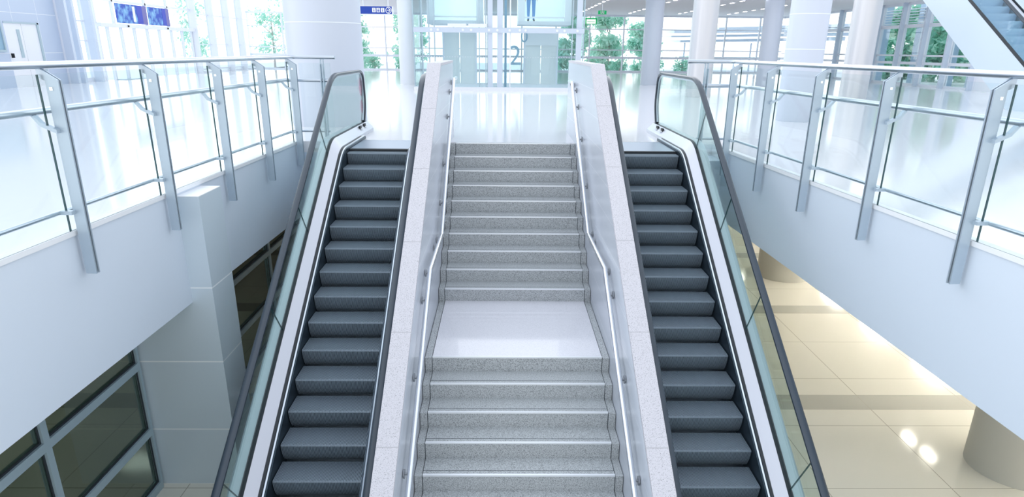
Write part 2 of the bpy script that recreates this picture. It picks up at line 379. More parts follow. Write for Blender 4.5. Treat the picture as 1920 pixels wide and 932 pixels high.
# grey wall: double door and small window
t_ = thing('door_1', (-17.4, 27.95, 0), 'pale double door with a narrow vision panel in the grey wall', 'door', None, 'structure')
b_ = MB(); b_.box(-17.55, -17.42, 26.98, 27.94, 0, 2.15); b_.build('leaf', 'white', t_)
b_ = MB(); b_.box(-17.55, -17.42, 27.96, 28.85, 0, 2.15); b_.build('leaf', 'white', t_)
b_ = MB(); b_.box(-17.42, -17.40, 27.62, 27.78, 1.0, 1.95); b_.build('vision_panel', 'mullion', t_)
b_ = MB(); b_.box(-17.6, -17.38, 28.85, 28.95, 0, 2.2); b_.box(-17.6, -17.38, 26.95, 28.95, 2.15, 2.2); b_.build('door_frame', 'mullion', t_)
b_ = MB(); b_.box(-17.42, -17.33, 27.05, 27.10, 1.0, 1.15); b_.build('handle', 'black', t_)
t_ = thing('window_40', (-17.38, 25.8, .95), 'small dark framed window left of the pale double door', 'window', None, 'structure')
b_ = MB(); b_.box(-17.4, -17.33, 24.6, 26.75, 1.2, 1.27); b_.box(-17.4, -17.33, 24.6, 26.75, 2.3, 2.37); b_.box(-17.4, -17.33, 26.68, 26.75, 1.27, 2.3); b_.box(-17.4, -17.33, 24.6, 24.67, 1.27, 2.3)
b_.build('frame', 'mullion', t_)
b_ = MB(); b_.box(-17.4, -17.37, 24.67, 26.68, 1.27, 2.3); b_.build('pane', 'digit', t_)

# tinted glazing of the lower left room
ym = [-2.2, .5, 2.25, 4.0, 5.77, 7.56]; ym2 = [8.27, 10.35, 12.47, 14.6, 16.7]
def low_bay(a, c):
    wn[0] += 1
    t_ = thing('window_%d' % (wn[0]+60), (-4.26, (a+c)/2, ZF), 'tinted lower window bay under the left gallery', 'window', 'lower left windows', 'structure')
    x0, x1 = -4.30, -4.20
    fr = MB(); fr.box(x0, x1, a, a+.045, ZF, -1.2); fr.box(x0, x1, c-.045, c, ZF, -1.2)
    for zt, th in ((-2.02, .09), (-2.88, .09), (ZF+.05, .1), (-1.25, .1)): fr.box(x0, x1, a+.045, c-.045, zt-th/2, zt+th/2)
    fr.build('frame', 'mullion', t_)
    for z0, z1 in ((ZF+.1, -2.925), (-2.835, -2.065), (-1.975, -1.3)):
        gk = MB(); e = .022
        gk.box(-4.235, -4.225, a+.045, a+.045+e, z0, z1); gk.box(-4.235, -4.225, c-.045-e, c-.045, z0, z1)
        gk.box(-4.235, -4.225, a+.067, c-.067, z0, z0+e); gk.box(-4.235, -4.225, a+.067, c-.067, z1-e, z1); gk.build('gasket', 'gasket', t_)
        p = MB(); p.box(-4.262, -4.25, a+.045, c-.045, z0, z1); p.build('pane', 'glass_dark', t_)
for l_ in (ym, ym2):
    for a, c in zip(l_[:-1], l_[1:]): low_bay(a, c)

# box column clad in grey panels
t_ = thing('clad_column', (-3.78, 7.94, ZF), 'square column clad in grey metal panels below the left gallery', 'column', None, 'structure')
zj = [-.065, -1.09, -2.0, -2.9, ZF]
for a, c in zip(zj[:-1], zj[1:]):
    b_ = MB(); b_.box(-4.25, -3.26, 7.62, 8.25, c+.008, a-.008 if a < -.1 else a); b_.build('cladding_panel', 'clad_col', t_)
b_ = MB(); b_.box(-4.249, -3.2605, 7.6205, 8.2495, ZF, -.07); b_.build('core', 'joint_light', t_)
b_ = MB(); b_.box(-4.25, -3.26, 7.62, 8.25, -.064, -.055); b_.build('top_plate', 'kerb', t_)

# round columns
def round_column(x, y, r, z0, z1, label, m_='column', ring=None, group=None, joints=()):
    t_ = thing('round_column', (x, y, z0), label, 'column', group, 'structure')
    b_ = MB(); b_.cyl(x, y, r, z0, z1, 64); b_.build('shaft', m_, t_, True)
    if ring:
        q = MB(); q.cyl(x, y, r+.03, ring, ring+.06, 64); q.build('collar', 'mullion', t_, True)
    for zj_ in joints:
        q = MB(); q.cyl(x, y, r+.004, zj_, zj_+.015, 64); q.build('joint_ring', 'joint_light', t_, True)
    return t_
round_column(-3.49, 14.95, .73, 0, 5.5, 'thick white round column left of the glass lift', joints=(1.88, 3.2))
round_column(-4.03, 32, .34, 0, 3.72, 'slim white round column at the left edge of the glass lift', 'white')
round_column(6.6, 16.5, .41, 0, 5.5, 'bright white round column behind the right gallery railing, nearest on that side', joints=(1.5, 2.2, 2.9))
round_column(6.62, 25.1, .415, 0, 3.72, 'grey white round column with a dark collar right of the glass lift', 'column_cream', ring=3.14)
round_column(11.9, 25.1, .44, 0, 3.72, 'cream white round column beside the right side windows', 'column_cream', ring=3.12)
round_column(6.62, 33.6, .41, 0, 3.72, 'bluish round column against the back windows, just right of the trees')
round_column(11.85, 33.6, .41, 0, 3.72, 'pale blue round column at the right end of the back windows')
round_column(6.87, 8.02, .62, ZF, -1.05, 'grey lower column at the bottom right corner, standing on beige tiles', 'column_low')
round_column(6.92, 16.6, .62, ZF, -1.1, 'grey lower column farther back under the right gallery', 'column_low')

# ------------------------------------------------------------------ staircase
SY, RUN, RIS, LAND = 11.985, .3199, .1752, 1.8798
WX0, WX1 = -.85, 1.205
t_ = thing('staircase', (.18, 3.9, ZF), 'grey granite staircase with a landing between the two escalators', 'staircase')
def nose(k): return SY-RUN*k if k < 10 else SY-9*RUN-LAND-RUN*(k-10)
def box_local(name, mats, parent, dims, loc, bevel=0):
    b_ = MB(); b_.box(*dims); ORG['_tmp'] = Vector((0, 0, 0))
    class P: name = '_tmp'
    me_o = b_.build(name, mats, None); me_o.location = (0, 0, 0)
    return me_o
SX0, SX1 = WX0+.082, WX1-.082
for k in range(0, 21):
    y0 = nose(k); zt = -RIS*k
    y1 = (nose(k-1)+.03) if k not in (0,) else YLE+.02
    if k == 10: y1 = nose(9)+.03
    b_ = MB(); b_.box(SX0, SX1, y0, y1, zt-RIS-.02, zt)
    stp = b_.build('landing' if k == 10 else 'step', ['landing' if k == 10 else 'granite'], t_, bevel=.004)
    n_ = MB(); n_.box(SX0, SX1, y0-.006, y0+.022, zt-.014, zt+.003); n_.build('nosing_strip', 'nosing', stp)
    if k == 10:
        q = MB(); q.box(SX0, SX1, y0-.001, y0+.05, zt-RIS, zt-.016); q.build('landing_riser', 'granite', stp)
    elif k != 0:
        q = MB(); q.box(SX0, SX1, y0+.075, y0+.081, zt, zt+.0012); q.build('grip_line', 'groove', stp)
for xa, xb in ((WX0, SX0-.008), (SX1+.008, WX1)):
    s_ = MB()
    for k in range(0, 21):
        y0 = nose(k)-.0; zt = -RIS*k-.012; y1 = (nose(k-1)+.03) if k else YLE+.02
        s_.box(xa, xb, y0, y1, zt-RIS-.02, zt)
    s_.build('side_strip', 'granite', t_)
for xa, xb in ((SX0-.008, SX0), (SX1, SX1+.008)):
    s_ = MB()
    for k in range(0, 21):
        y0 = nose(k)+.004; zt = -RIS*k-.02; y1 = (nose(k-1)+.03) if k else YLE+.02
        s_.box(xa, xb, y0, y1, zt-RIS-.02, zt)
    s_.build('groove', 'groove', t_)

# parapets
def parapet(x0, x1, inner, yk, zk, sl, yend, label):
    ya = 3.75; za = zk+(ya-yk)*sl
    t_ = thing('stair_parapet', ((x0+x1)/2, ya, ZF), label, 'parapet')
    b_ = MB(); b_.prism_x([(ya, ZF), (yend, ZF) if False else (YLE-.01, ZF), (YLE-.01, 0), (yend, 0), (yend, zk-.035), (yk, zk-.035), (ya, za-.035)], x0+.006, x1-.006)
    b_.build('wall_panel', 'panel', t_)
    top = [(ya, za), (yk, zk), (yend, zk)]
    c_ = MB(); c_.prism_x([(ya, za-.035), (yk, zk-.035), (yend, zk-.035), (yend, zk), (yk, zk), (ya, za)], x0, x1)
    c_.build('granite_cap', 'cap', t_)
    yy = 5.1
    while yy < yk-.2:
        j_ = MB(); z = zk+(yy-yk)*sl; j_.prism_x([(yy, z-.02), (yy+.008, z-.02+.008*sl), (yy+.008, z+.0015+.008*sl), (yy, z+.0015)], x0+.001, x1-.001); yy += 1.08; j_.build('cap_joint', M['cap_joint'], t_)
    return t_
parapet(-1.035, -.85, -.85, 10.39, 1.265, .548, 12.95, 'left stair parapet with a pale speckled granite cap')
parapet(1.205, 1.395, 1.205, 10.29, 1.271, .560, 13.8, 'right stair parapet with a pale speckled granite cap')

# wall handrails
def stair_rail(x, xw, pts, brackets, label):
    t_ = thing('stair_handrail', (xw, pts[0][0], pts[0][1]), label, 'handrail')
    b_ = MB(); p2 = fillet([tuple(p) for p in pts], .10, 6); b_.tube([(x, a, c) for a, c in p2], .026, 14); b_.build('rail', 'bright_steel', t_, True)
    s = 1 if x > xw else -1
    for yb, zb in brackets:
        k = MB(); k.tube([(xw, yb, zb-.06), (xw+s*.012, yb, zb-.06)], .042, 20); k.tube([(xw+s*.012, yb, zb-.06), (x-s*.008, yb, zb-.06), (x, yb, zb-.02)], .013, 10)
        k.build('bracket', M['bracket'], t_, True)
    return t_
def rz(Y, o): # rail height along the path
    for (a, c), (b2, d) in zip(o[:-1], o[1:]):
        if a <= Y <= b2: return c+(d-c)*(Y-a)/(b2-a)
PL = [(3.9, -2.70), (7.44, -.82), (9.06, -.82), (12.05, .99), (12.65, .99)]
PR = [(3.9, -2.70), (7.5, -.81), (9.13, -.82), (12.2, .95), (12.75, .95)]
stair_rail(-.785, -.85, PL, [(yb, rz(yb, PL)) for yb in (12.35, 11.85, 11.3, 10.35, 9.65, 9.0, 8.6, 7.55, 7.12, 6.22, 5.3, 4.4)], 'round steel handrail on the left stair wall')
stair_rail(1.14, 1.205, PR, [(yb, rz(yb, PR)) for yb in (12.5, 12.1, 11.7, 10.98, 10.05, 9.2, 8.9, 7.6, 7.22, 6.22, 5.25, 4.4)], 'round steel handrail on the right stair wall')

# ------------------------------------------------------------------ escalators
T30 = math.tan(math.radians(30))
def slope_path(S0, h, zU, Ya, Yb, r=.9, lowz=None):
    """polyline (Y,z): lower level, 30 degree run, upper level; S0=(Y,z) on the nosing line"""
    zl = ZF+(zU if lowz is None else lowz)
    Yl = S0[0]+(zl-h-S0[1])/T30; Yu = S0[0]+(zU-h-S0[1])/T30
    return fillet([(Ya, zl), (Yl, zl), (Yu, zU), (Yb, zU)], r)
def step_mesh(wd):
    """one grooved step: nosing front at the origin, tread to +y, riser down"""
    b_ = MB(); n = 60; p = wd/n; prof = [(.372, 0), (.02, 0), (.006, -.004), (0, -.016), (.006, -.06), (.022, -.12), (.05, -.18), (.085, -.225)]
    cols = []
    for i in range(n):
        x0 = -wd/2+i*p
        for dx, dep in ((0, 0), (.52*p, 0), (.56*p, 1), (.96*p, 1)): cols.append((x0+dx, dep))
    cols.append((wd/2, 0)); rows = []
    for x, dep in cols:
        r_ = []
        for j, (yy, zz) in enumerate(prof):
            g = .007*dep
            if j < 2: r_.append((x, yy, zz-g))
            elif j < 4: r_.append((x, yy+g*.7, zz-g*.7))
            else: r_.append((x, yy+g, zz))
        rows.append(r_)
    b_.loft(rows, 0, closed=False)
    q = len(prof)-1
    for fi in range(len(b_.f)):
        i, j = fi//q, fi % q
        if j in (1, 2): b_.m[fi] = 2
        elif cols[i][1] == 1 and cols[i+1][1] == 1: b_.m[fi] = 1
    b_.prism_x([(.372, -.008), (.02, -.010), (.012, -.02), (.018, -.06), (.034, -.12), (.062, -.18), (.097, -.225), (.14, -.225), (.372, -.03)], -wd/2, -wd/2+.004)
    b_.prism_x([(.372, -.008), (.02, -.010), (.012, -.02), (.018, -.06), (.034, -.12), (.062, -.18), (.097, -.225), (.14, -.225), (.372, -.03)], wd/2-.004, wd/2)
    return b_
def escalator(name, label, xa, xb, S0, hr, joints, yn, btn_left, sticker=False, dz=0, steps_from=-2, nsteps=16, low_only=False):
    """xa, xb: left/right tread edges; hr: handrail height over the nosing line; yn: y of the top newel"""
    t_ = thing(name, ((xa+xb)/2, 4.2, ZF), label, 'escalator')
    YA = 2.6
    def sect(name_, pts, sgn, m_, Yb, smooth=False, Ya=YA):
        e = xa if sgn < 0 else xb; paths = [slope_path(S0, h, zU, Ya, Yb) for (_, h, zU) in pts]
        rows = [[(e+sgn*pts[j][0], paths[j][i][0], paths[j][i][1]) for j in range(len(pts))] for i in range(len(paths[0]))]
        b_ = MB(); b_.loft(rows); return b_.build(name_, m_, t_, smooth)
    for sgn in (-1, 1):
        sect('skirt_panel', [(.006, .075, .04), (.02, .075, .04), (.02, -.4, -.2), (.006, -.4, -.2)], sgn, 'skirt', 12.5)
        sect('trim_bead', [(.018, .045, .03), (.024, .078, .05), (.040, .085, .055), (.055, .06, .04), (.035, .04, .02)], sgn, 'steel', 12.45, True)
        sect('deck_seam', [(.055, .065, .04), (.082, .075, .05), (.082, .0, 0), (.055, .0, 0)], sgn, 'gasket', 12.45)
        sect('inner_deck', [(.082, .085, .06), (.198, .165, .175), (.198, .05, 0), (.082, .0, 0)], sgn, 'deck', yn)
        sect('glass_gasket', [(.198, .172, .18), (.246, .172, .18), (.246, .05, 0), (.198, .05, 0)], sgn, 'gasket', yn-.02)
        sect('outer_deck', [(.246, .165, .175), (.36, .165, .175), (.36, .05, 0), (.246, .05, 0)], sgn, 'outer_deck', yn)
        sect('side_cladding', [(.345, .165, .0), (.36, .165, .0), (.36, -.85, -.95), (.345, -.85, -.95)], sgn, 'clad', YLE-.02)
        # handrail with its newel curve
        e = xa if sgn < 0 else xb; xg = e+sgn*.222
        zt = 1.06; Yu = S0[0]+(zt-hr-S0[1])/T30; zl = ZF+hr+.12; Yl = S0[0]+(zl-hr-S0[1])/T30
        ptsr = fillet([(2.55, ZF+.2), (2.25, ZF+.6), (2.35, zl), (Yl, zl), (Yu, zt), (yn-.35, zt), (yn-.10, zt-.06), (yn-.02, .5), (yn-.22, .19)], [.3, .35, 1.0, 1.3, .3, .35, .5], 10)
        sec = [(-.040, -.002), (-.038, .016), (-.025, .026), (0, .029), (.025, .026), (.038, .016), (.040, -.002), (.034, -.016), (.018, -.018), (-.018, -.018), (-.034, -.016)]
        rows = []
        for i, (yy, zz) in enumerate(ptsr):
            p0 = Vector(ptsr[max(0, i-1)]); p1 = Vector(ptsr[min(len(ptsr)-1, i+1)]); d = (p1-p0).normalized(); nrm = Vector((-d.y, d.x))
            rows.append([(xg+dx, yy+nrm.x*dn, zz+nrm.y*dn) for dx, dn in sec])
        b_ = MB(); b_.loft(rows); b_.build('handrail', 'rubber', t_, True)
        rows = []
        for i, (yy, zz) in enumerate(ptsr):
            p0 = Vector(ptsr[max(0, i-1)]); p1 = Vector(ptsr[min(len(ptsr)-1, i+1)]); d = (p1-p0).normalized(); nrm = Vector((-d.y, d.x))
            rows.append([(xg+dx, yy+nrm.x*dn, zz+nrm.y*dn) for dx, dn in ((-.014, -.019), (.014, -.019), (.014, -.045), (-.014, -.045))])
        b_ = MB(); b_.loft(rows); b_.build('handrail_guide', 'steel', t_)
        # glass panels
        upper = [p for p in ptsr[4:] if True]
        dk = slope_path(S0, .165, .175, YA, yn)
        def interp(pl, Y, hi=True):
            best = None
            for (a, c), (b2, d) in zip(pl[:-1], pl[1:]):
                lo_, hi_ = min(a, b2), max(a, b2)
                if lo_ <= Y <= hi_ and hi_-lo_ > 1e-6:
                    z = c+(d-c)*(Y-a)/(b2-a)
                    if best is None or (z > best if hi else z < best): best = z
            return best
        js = [2.75] + sorted(joints) + [yn-.06]
        for a, c in zip(js[:-1], js[1:]):
            rows = []; N = 26
            for q in range(N+1):
                u = q/N
                if c == js[-1]: u = 1-(1-u)**1.8
                s = a+.004+(c-a-.008)*u; zb_ = interp(dk, s)
                wgt = 1 if s < 10.9 else max(0, 1-(s-10.9)/.9)
                if s < 4.2: wgt = 0
                elif s < 5.0: wgt = min(wgt, (s-4.2)/.8)
                Yt = s-.45*.75*wgt; zt_ = interp(ptsr, Yt)
                if zt_ is None or zb_ is None: continue
                zt_ = max(zt_-.04, zb_+.01)
                rows.append([(xg-.006, s, zb_), (xg+.006, s, zb_), (xg+.006, Yt, zt_), (xg-.006, Yt, zt_)])
            b_ = MB(); b_.loft(rows, 0, True, False)
            k0 = len(b_.v)//4
            b_.face((0, 1, 2, 3), 1); n_ = (k0-1)*4; b_.face((n_+3, n_+2, n_+1, n_), 1)
            b_.build('glass_panel', ['glass_green', 'glass_edge'], t_)
    sf_ = MB()
    pth = slope_path(S0, -.85, -.95, YA+.3, YLE-.02)
    sf_.loft([[(xa-.34, yy, zz), (xb+.34, yy, zz), (xb+.34, yy, zz-.02), (xa-.34, yy, zz-.02)] for yy, zz in pth]); sf_.build('soffit_panel', 'clad', t_)
    # steps
    wd = xb-xa-.008; xm = (xa+xb)/2; rt = ORG[t_.name]
    mb = step_mesh(wd); ORG['__s'] = Vector((0, 0, 0))
    first = None
    for k in range(steps_from, nsteps):
        if k >= 0: yy, zz = S0[0]-.3612*k, S0[1]-.2085*k
        elif k == -1: yy, zz = S0[0]+.361, S0[1]+.19
        else: yy, zz = S0[0]+.722, -.025+dz
        if first is None:
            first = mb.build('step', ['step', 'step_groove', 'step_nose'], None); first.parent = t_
            lowest = ORG[first.name]; o = first; off = lowest
        else:
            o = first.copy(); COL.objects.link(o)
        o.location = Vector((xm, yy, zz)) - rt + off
        o.parent = t_
    # comb and landing plate
    yc = S0[0]+.722+.20
    b_ = MB(); b_.box(xa, xb, yc, yc+.07, -.03, .006); b_.build('comb', 'gasket', t_)
    b_ = MB(); b_.box(xa-.0, xb+.0, yc+.07, 12.2, -.04, .008); b_.build('landing_plate', 'comb', t_)
    b_ = MB(); b_.box(xa-.0, xb+.0, 12.2, 12.225, -.03, .010); b_.build('plate_edge', 'bright_steel', t_)
    b_ = MB(); b_.box(xa-.06, xb+.06, 2.7, S0[0]+(ZF-S0[1])/T30-.1, ZF-.02, ZF+.012); b_.build('lower_landing_plate', 'comb', t_)
    # small switches on the deck beside the top newel
    e = xa if btn_left else xb; sg = -1 if btn_left else 1
    for yy in (12.75, 13.15):
        for dx, m_ in ((.12, 'sign_white'), (.155, 'black')):
            b_ = MB(); xx = e+sg*dx; b_.box(xx-.015, xx+.015, yy, yy+.14, .12, .155+(.02 if dx > .13 else -.02)); b_.build('control_switch', m_, t_)
    if sticker:
        xg = xa-.222
        for zc_, r_ in ((.80, .16), (.46, .12)):
            b_ = MB(); b_.tube([(xg+.008, yn-.3, zc_), (xg+.0095, yn-.3, zc_)], r_, 28); b_.build('safety_sticker', 'pink', t_)
    return t_
escalator('escalator', 'left dark stepped escalator beside the left gallery', -2.333, -1.42, (10.152, -.388), .82,
          [5.88, 7.71, 9.14, 10.56], 13.72, True, True)
escalator('escalator', 'right dark stepped escalator beside the right gallery', 1.787, 2.662, (10.099, -.415), .955,
          [5.96, 7.74, 9.15, 10.72], 13.85, False, False)

# far escalator climbing at the upper right
def far_escalator():
    x0, x1 = 14.0, 15.3
    t_ = thing('escalator', (14.6, 19, 0), 'far blue grey escalator climbing at the top right corner', 'escalator')
    def zl(Y): return .575+(Y-21.344)*T30       # lower edge of the cladding on x0
    def zu(Y): return 1.112+(Y-20.031)*T30
    Y0, Y1 = 20.35, 29.0
    for xa, xb in ((x0, x0+.03), (x1, x1+.03)):
        b_ = MB(); b_.prism_x([(18.6, 0), (Y0, 0), (Y1, zl(Y1)), (Y1, zu(Y1)), (18.6, zu(18.6))], xa, xb); b_.build('side_cladding', 'clad', t_)
    b_ = MB(); b_.prism_x([(Y0, 0), (Y1, zl(Y1)), (Y1, zl(Y1)+.03), (Y0, .03)], x0+.03, x1); b_.build('soffit_panel', 'clad', t_)
    for xx in (x0, x1):
        b_ = MB(); b_.prism_x([(18.6, zu(18.6)), (Y1, zu(Y1)), (Y1, zu(Y1)+.10), (18.6, zu(18.6)+.10)], xx+.005, xx+.025); b_.build('glass_gasket', 'gasket', t_)
        b_ = MB(); b_.prism_x([(18.6, zu(18.6)+.1), (Y1, zu(Y1)+.1), (Y1, zu(Y1)+.85), (18.6, zu(18.6)+.85)], xx+.008, xx+.020); b_.build('glass_panel', 'glass_lift', t_)
        b_ = MB(); b_.tube([(xx+.015, 18.4, zu(18.4)+.9), (xx+.015, Y1, zu(Y1)+.9)], .045, 10); b_.build('handrail', 'rubber', t_, True)
    b_ = MB(); b_.prism_x([(18.6, zu(18.6)), (Y1, zu(Y1)), (Y1, zu(Y1)+.06), (18.6, zu(18.6)+.06)], x1-.16, x1-.02); b_.build('inner_deck', 'deck', t_)
    rt = ORG[t_.name]; mb = MB(); mb.box(-.56, .56, 0, .42, -.02, 0); mb.box(-.56, .56, 0, .012, -.22, -.02); first = None
    for k in range(14):
        yy = 18.9+.37*k; zz = zu(yy)-.03
        if first is None: first = mb.build('step', M['far_step'], None); off = ORG[first.name]; o = first
        else: o = first.copy(); COL.objects.link(o)
        o.parent = t_; o.location = Vector((x0+.62, yy, zz))-rt+off
M['far_step'] = mat('blue_grey_step', (176, 202, 224), .5, .3)
far_escalator()

# ------------------------------------------------------------------ gallery railings
def railing(line, sgn, ys, ystart, ret_x, ret_post, yend, label, gx):
    a, c = on(line, ystart), on(line, yend); td = (c-a).normalized(); n = Vector((td.y, -td.x, 0))*sgn
    t_ = thing('glass_railing', tuple(on(line, ystart)), label, 'railing')
    def pt(Y, s, off, z): q = on(line, Y)+td*s+n*off; return (q.x, q.y, z)
    def slab(mb, Y, s0, s1, poly, mi=0):   # poly of (off, z), extruded along the line from s0 to s1
        k = len(poly); i0 = mb.add([pt(Y, s0, o, z) for o, z in poly]+[pt(Y, s1, o, z) for o, z in poly])
        mb.face([i0+i for i in range(k)], mi); mb.face([i0+k+i for i in range(k)][::-1], mi)
        for i in range(k): j = (i+1) % k; mb.face((i0+i, i0+k+i, i0+k+j, i0+j), mi)
    pp = [(.035, -.36), (.125, -.36), (.135, 1.195), (.012, 1.275), (-.02, 1.275), (-.02, 1.215), (.035, 1.19)]
    for Y in ys:
        b_ = MB(); slab(b_, Y, .03, .046, pp); slab(b_, Y, .064, .080, pp); po = b_.build('post', 'plate', t_)
        k = MB(); slab(k, Y, .046, .064, [(.045, -.33), (.112, -.35), (.122, 1.18), (.045, 1.2)]); k.build('spacer', 'dark_gap', po)
        k = MB(); slab(k, Y, .024, .03, [(.06, 1.12), (.085, 1.12), (.085, 1.145), (.06, 1.145)]); k.build('bolt', 'bright_steel', po)
        k = MB(); slab(k, Y, -.02, .03, [(.075, .80), (.035, .815), (-.05, .855), (-.105, .925), (-.085, .935), (-.04, .88), (.035, .845), (.075, .83)]); k.build('bracket', 'plate', po)
        k = MB(); slab(k, Y, -.03, .03, [(.06, .155), (-.06, .155), (-.06, .185), (.06, .185)]); k.build('clip', 'plate', po)
    yy = [ystart] + [Y for Y in ys if Y > ystart+.1] + [yend]
    for p, q in zip(yy[:-1], yy[1:]):
        L = (on(line, q)-on(line, p)).length
        b_ = MB(); i0 = b_.add([pt(p, s, o, z) for s in (.006, L-.006) for o, z in ((-.006, .012), (.006, .012), (.006, 1.235), (-.006, 1.235))])
        for f_, mi in (((0, 1, 2, 3), 1), ((4, 7, 6, 5), 1), ((0, 3, 7, 4), 0), ((1, 5, 6, 2), 0), ((3, 2, 6, 7), 1), ((0, 4, 5, 1), 1)): b_.face([i0+i for i in f_], mi)
        b_.build('glass_panel', ['glass', 'glass_edge'], t_)
    e = on(line, yend)
    sx_ = 1 if sgn > 0 else -1
    def rail(off, z, r, nm, m_, xe):
        p0 = pt(ystart-1.2, 0, off, z); p1 = pt(yend, 0, off, z)
        corner = Vector(p1); pth = [p0]
        for q in range(7):
            u = q/6; A = Vector(pt(yend, -.10, off, z)); B = corner+Vector((sx_*.10, 0, 0)); pth.append(tuple(A*(1-u)**2+corner*2*u*(1-u)+B*u*u))
        pth.append((xe, corner.y, z))
        b_ = MB(); b_.tube(pth, r, 14); b_.build(nm, m_, t_, True)
    rail(0, 1.302, .029, 'top_rail', 'steel', ret_x)
    rail(-.11, .955, .029, 'handrail', 'steel', ret_post+sx_*.10)
    rail(-.05, .17, .019, 'lower_rail', 'steel', ret_post+sx_*.05)
    # the short return along the landing edge
    b_ = MB(); x0_, x1_ = sorted((e.x+sx_*.12, gx)); b_.box(x0_, x1_, yend-.006, yend+.006, .012, 1.22); b_.build('glass_panel', ['glass'], t_)
    for dx in (-.028, .012):
        b_ = MB(); b_.box(ret_post+dx, ret_post+dx+.016, yend-.07, yend+.02, -.3, 1.2); b_.box(ret_post+dx, ret_post+dx+.016, yend-.02, yend+.02, 1.2, 1.28); b_.build('post', 'plate', t_)
    return t_
railing(LL, 1, [2.7, 4.24, 5.775, 7.32, 8.86, 10.33, 11.775], 1.2, -2.66, -2.87, 12.0, 'glass and steel railing of the left gallery, with slanted flat posts', -2.74)
railing(RL, -1, [2.7, 4.15, 5.60, 7.06, 8.43, 9.76, 11.06], 1.2, 2.80, 3.09, 11.36, 'glass and steel railing of the right gallery, with slanted flat posts', 3.06)

# ------------------------------------------------------------------ glass lift
t_ = thing('glass_lift', (-.15, 29.3, 0), 'glass lift shaft with white steel frame at the back of the hall', 'lift')
YF, YB = 28.0, 30.6; LX0, LX1 = -3.27, 3.0
b_ = MB(); b_.box(LX0, LX1, 27.6, 31.2, 0, .12); b_.build('plinth', 'white', t_)
def post(px0, px1, m_, y0=YF-.05, y1=YF+.05, z0=.12, z1=5.2, nm='frame_post'):
    b_ = MB(); b_.box(px0, px1, y0, y1, z0, z1); b_.build(nm, m_, t_)
for xx in (-3.27, -2.95, -2.70, -2.50, -.86, -.62, 2.55, 2.97): post(xx-.02, xx+.02, 'mullion')
for xx, ww in ((-.46, .18), (-.10, .21), (2.80, .2)): post(xx-ww/2, xx+ww/2, 'lift_frame')
post(.06, .15, 'digit', YF+.2, YF+.3); post(.25, .30, 'frame_white')
post(LX0, LX0+.06, 'mullion', YB, YB+.06); post(LX1-.06, LX1, 'mullion', YB, YB+.06)
b_ = MB(); b_.box(LX0+.02, LX1-.02, YF-.14, YF-.055, 2.0, 2.17); bm_ = b_.build('cross_beam', 'lift_frame', t_)
for xx in (-2.6, -2.36, -1.45, -1.15, -.5, -.2, .25, .62, .83, 1.98, 2.25, 2.72):
    b_ = MB(); b_.tube([(xx, YF-.17, 2.09), (xx, YF-.14, 2.09)], .045, 14); b_.build('bolt', 'white', bm_, True)
b_ = MB(); b_.box(LX0+.02, LX1-.02, YF-.03, YF-.018, .12, 5.2); b_.build('front_glass', 'glass_lift', t_)
dt = MB()
for k in range(64): dt.tube([(-3.2+.096*k, YF-.034, 1.17), (-3.2+.096*k, YF-.031, 1.17)], .016, 8)
o = dt.build('dot_band', 'white', t_)
for xx in (LX0, LX1-.012):
    b_ = MB(); b_.box(xx, xx+.012, YF+.06, YB, .12, 5.2); b_.build('side_glass', 'glass_lift', t_)
b_ = MB()
for xa, xb in ((LX0+.06, -2.42), (-1.04, .84), (2.24, LX1-.06)): b_.box(xa, xb, YB, YB+.02, .12, 5.2)
b_.box(-2.42, -1.04, YB, YB+.02, 2.12, 5.2); b_.box(.84, 2.24, YB, YB+.02, 2.12, 5.2); b_.build('back_glass', 'glass_lift', t_)
for xa, xb in ((-2.42, -1.04), (.84, 2.24)):
    d = MB()
    d.box(xa, xa+.07, YB-.03, YB+.05, .12, 2.12); d.box(xb-.07, xb, YB-.03, YB+.05, .12, 2.12); d.box(xa+.07, xb-.07, YB-.03, YB+.05, 2.05, 2.12); d.build('door_frame', 'frame_white', t_)
    xm = (xa+xb)/2
    for q0, q1 in ((xa+.07, xm-.01), (xm+.01, xb-.07)):
        l_ = MB(); l_.box(q0, q1, YB, YB+.03, .12, 2.05); l_.build('door_leaf', M['lift_door'], t_)
b_ = MB(); b_.box(.90, 2.2, YB-.06, YB-.035, 1.6, 2.05); b_.build('door_panel', 'sign_white', t_)
for z0, r in ((2.15, 2.17),):
    for xa in (-2.0, -1.25):
        b_ = MB(); b_.box(xa, xa+.68, YF-.16, YF-.12, 2.19, 2.30); b_.build('access_plate', 'white', t_)
def lift_car(x0, x1, label):
    c_ = thing('lift_car', ((x0+x1)/2, 29.2, 2.3), label, 'lift car')
    y0, y1 = YF+.25, YB-.2
    b_ = MB(); b_.box(x0, x1, y0, y1, 2.30, 2.42); b_.build('floor_plate', 'white', c_)
    b_ = MB(); b_.box(x0, x0+.25, y0, y0+.12, 2.42, 4.7); b_.box(x1-.25, x1, y0, y0+.12, 2.42, 4.7); b_.box(x0+.25, x1-.25, y0, y0+.1, 2.52, 2.57); b_.build('front_frame', 'sign_white', c_)
    b_ = MB(); b_.box(x0+.25, x1-.25, y0+.03, y0+.045, 2.57, 4.6); b_.box(x0+.25, x1-.25, y0+.03, y0+.045, 2.42, 2.52); b_.build('car_glass', 'glass_lift', c_)
    b_ = MB(); b_.box(x0, x1, y1-.04, y1, 2.42, 4.7); b_.build('back_panel', M['lift_door'], c_)
    b_ = MB(); b_.box(x0+.4, x1-.4, y0+.4, y1-.4, 4.66, 4.69); b_.build('car_fill_light', 'lamp_s', c_)  # unseen glowing panel added to brighten the lift car
    b_ = MB(); b_.box(x0, x1, y0, y1, 4.7, 4.8); b_.build('roof_plate', 'white', c_)
    return c_
lift_car(.56, 2.52, 'white framed lift car raised in the right half of the shaft, with a passenger')
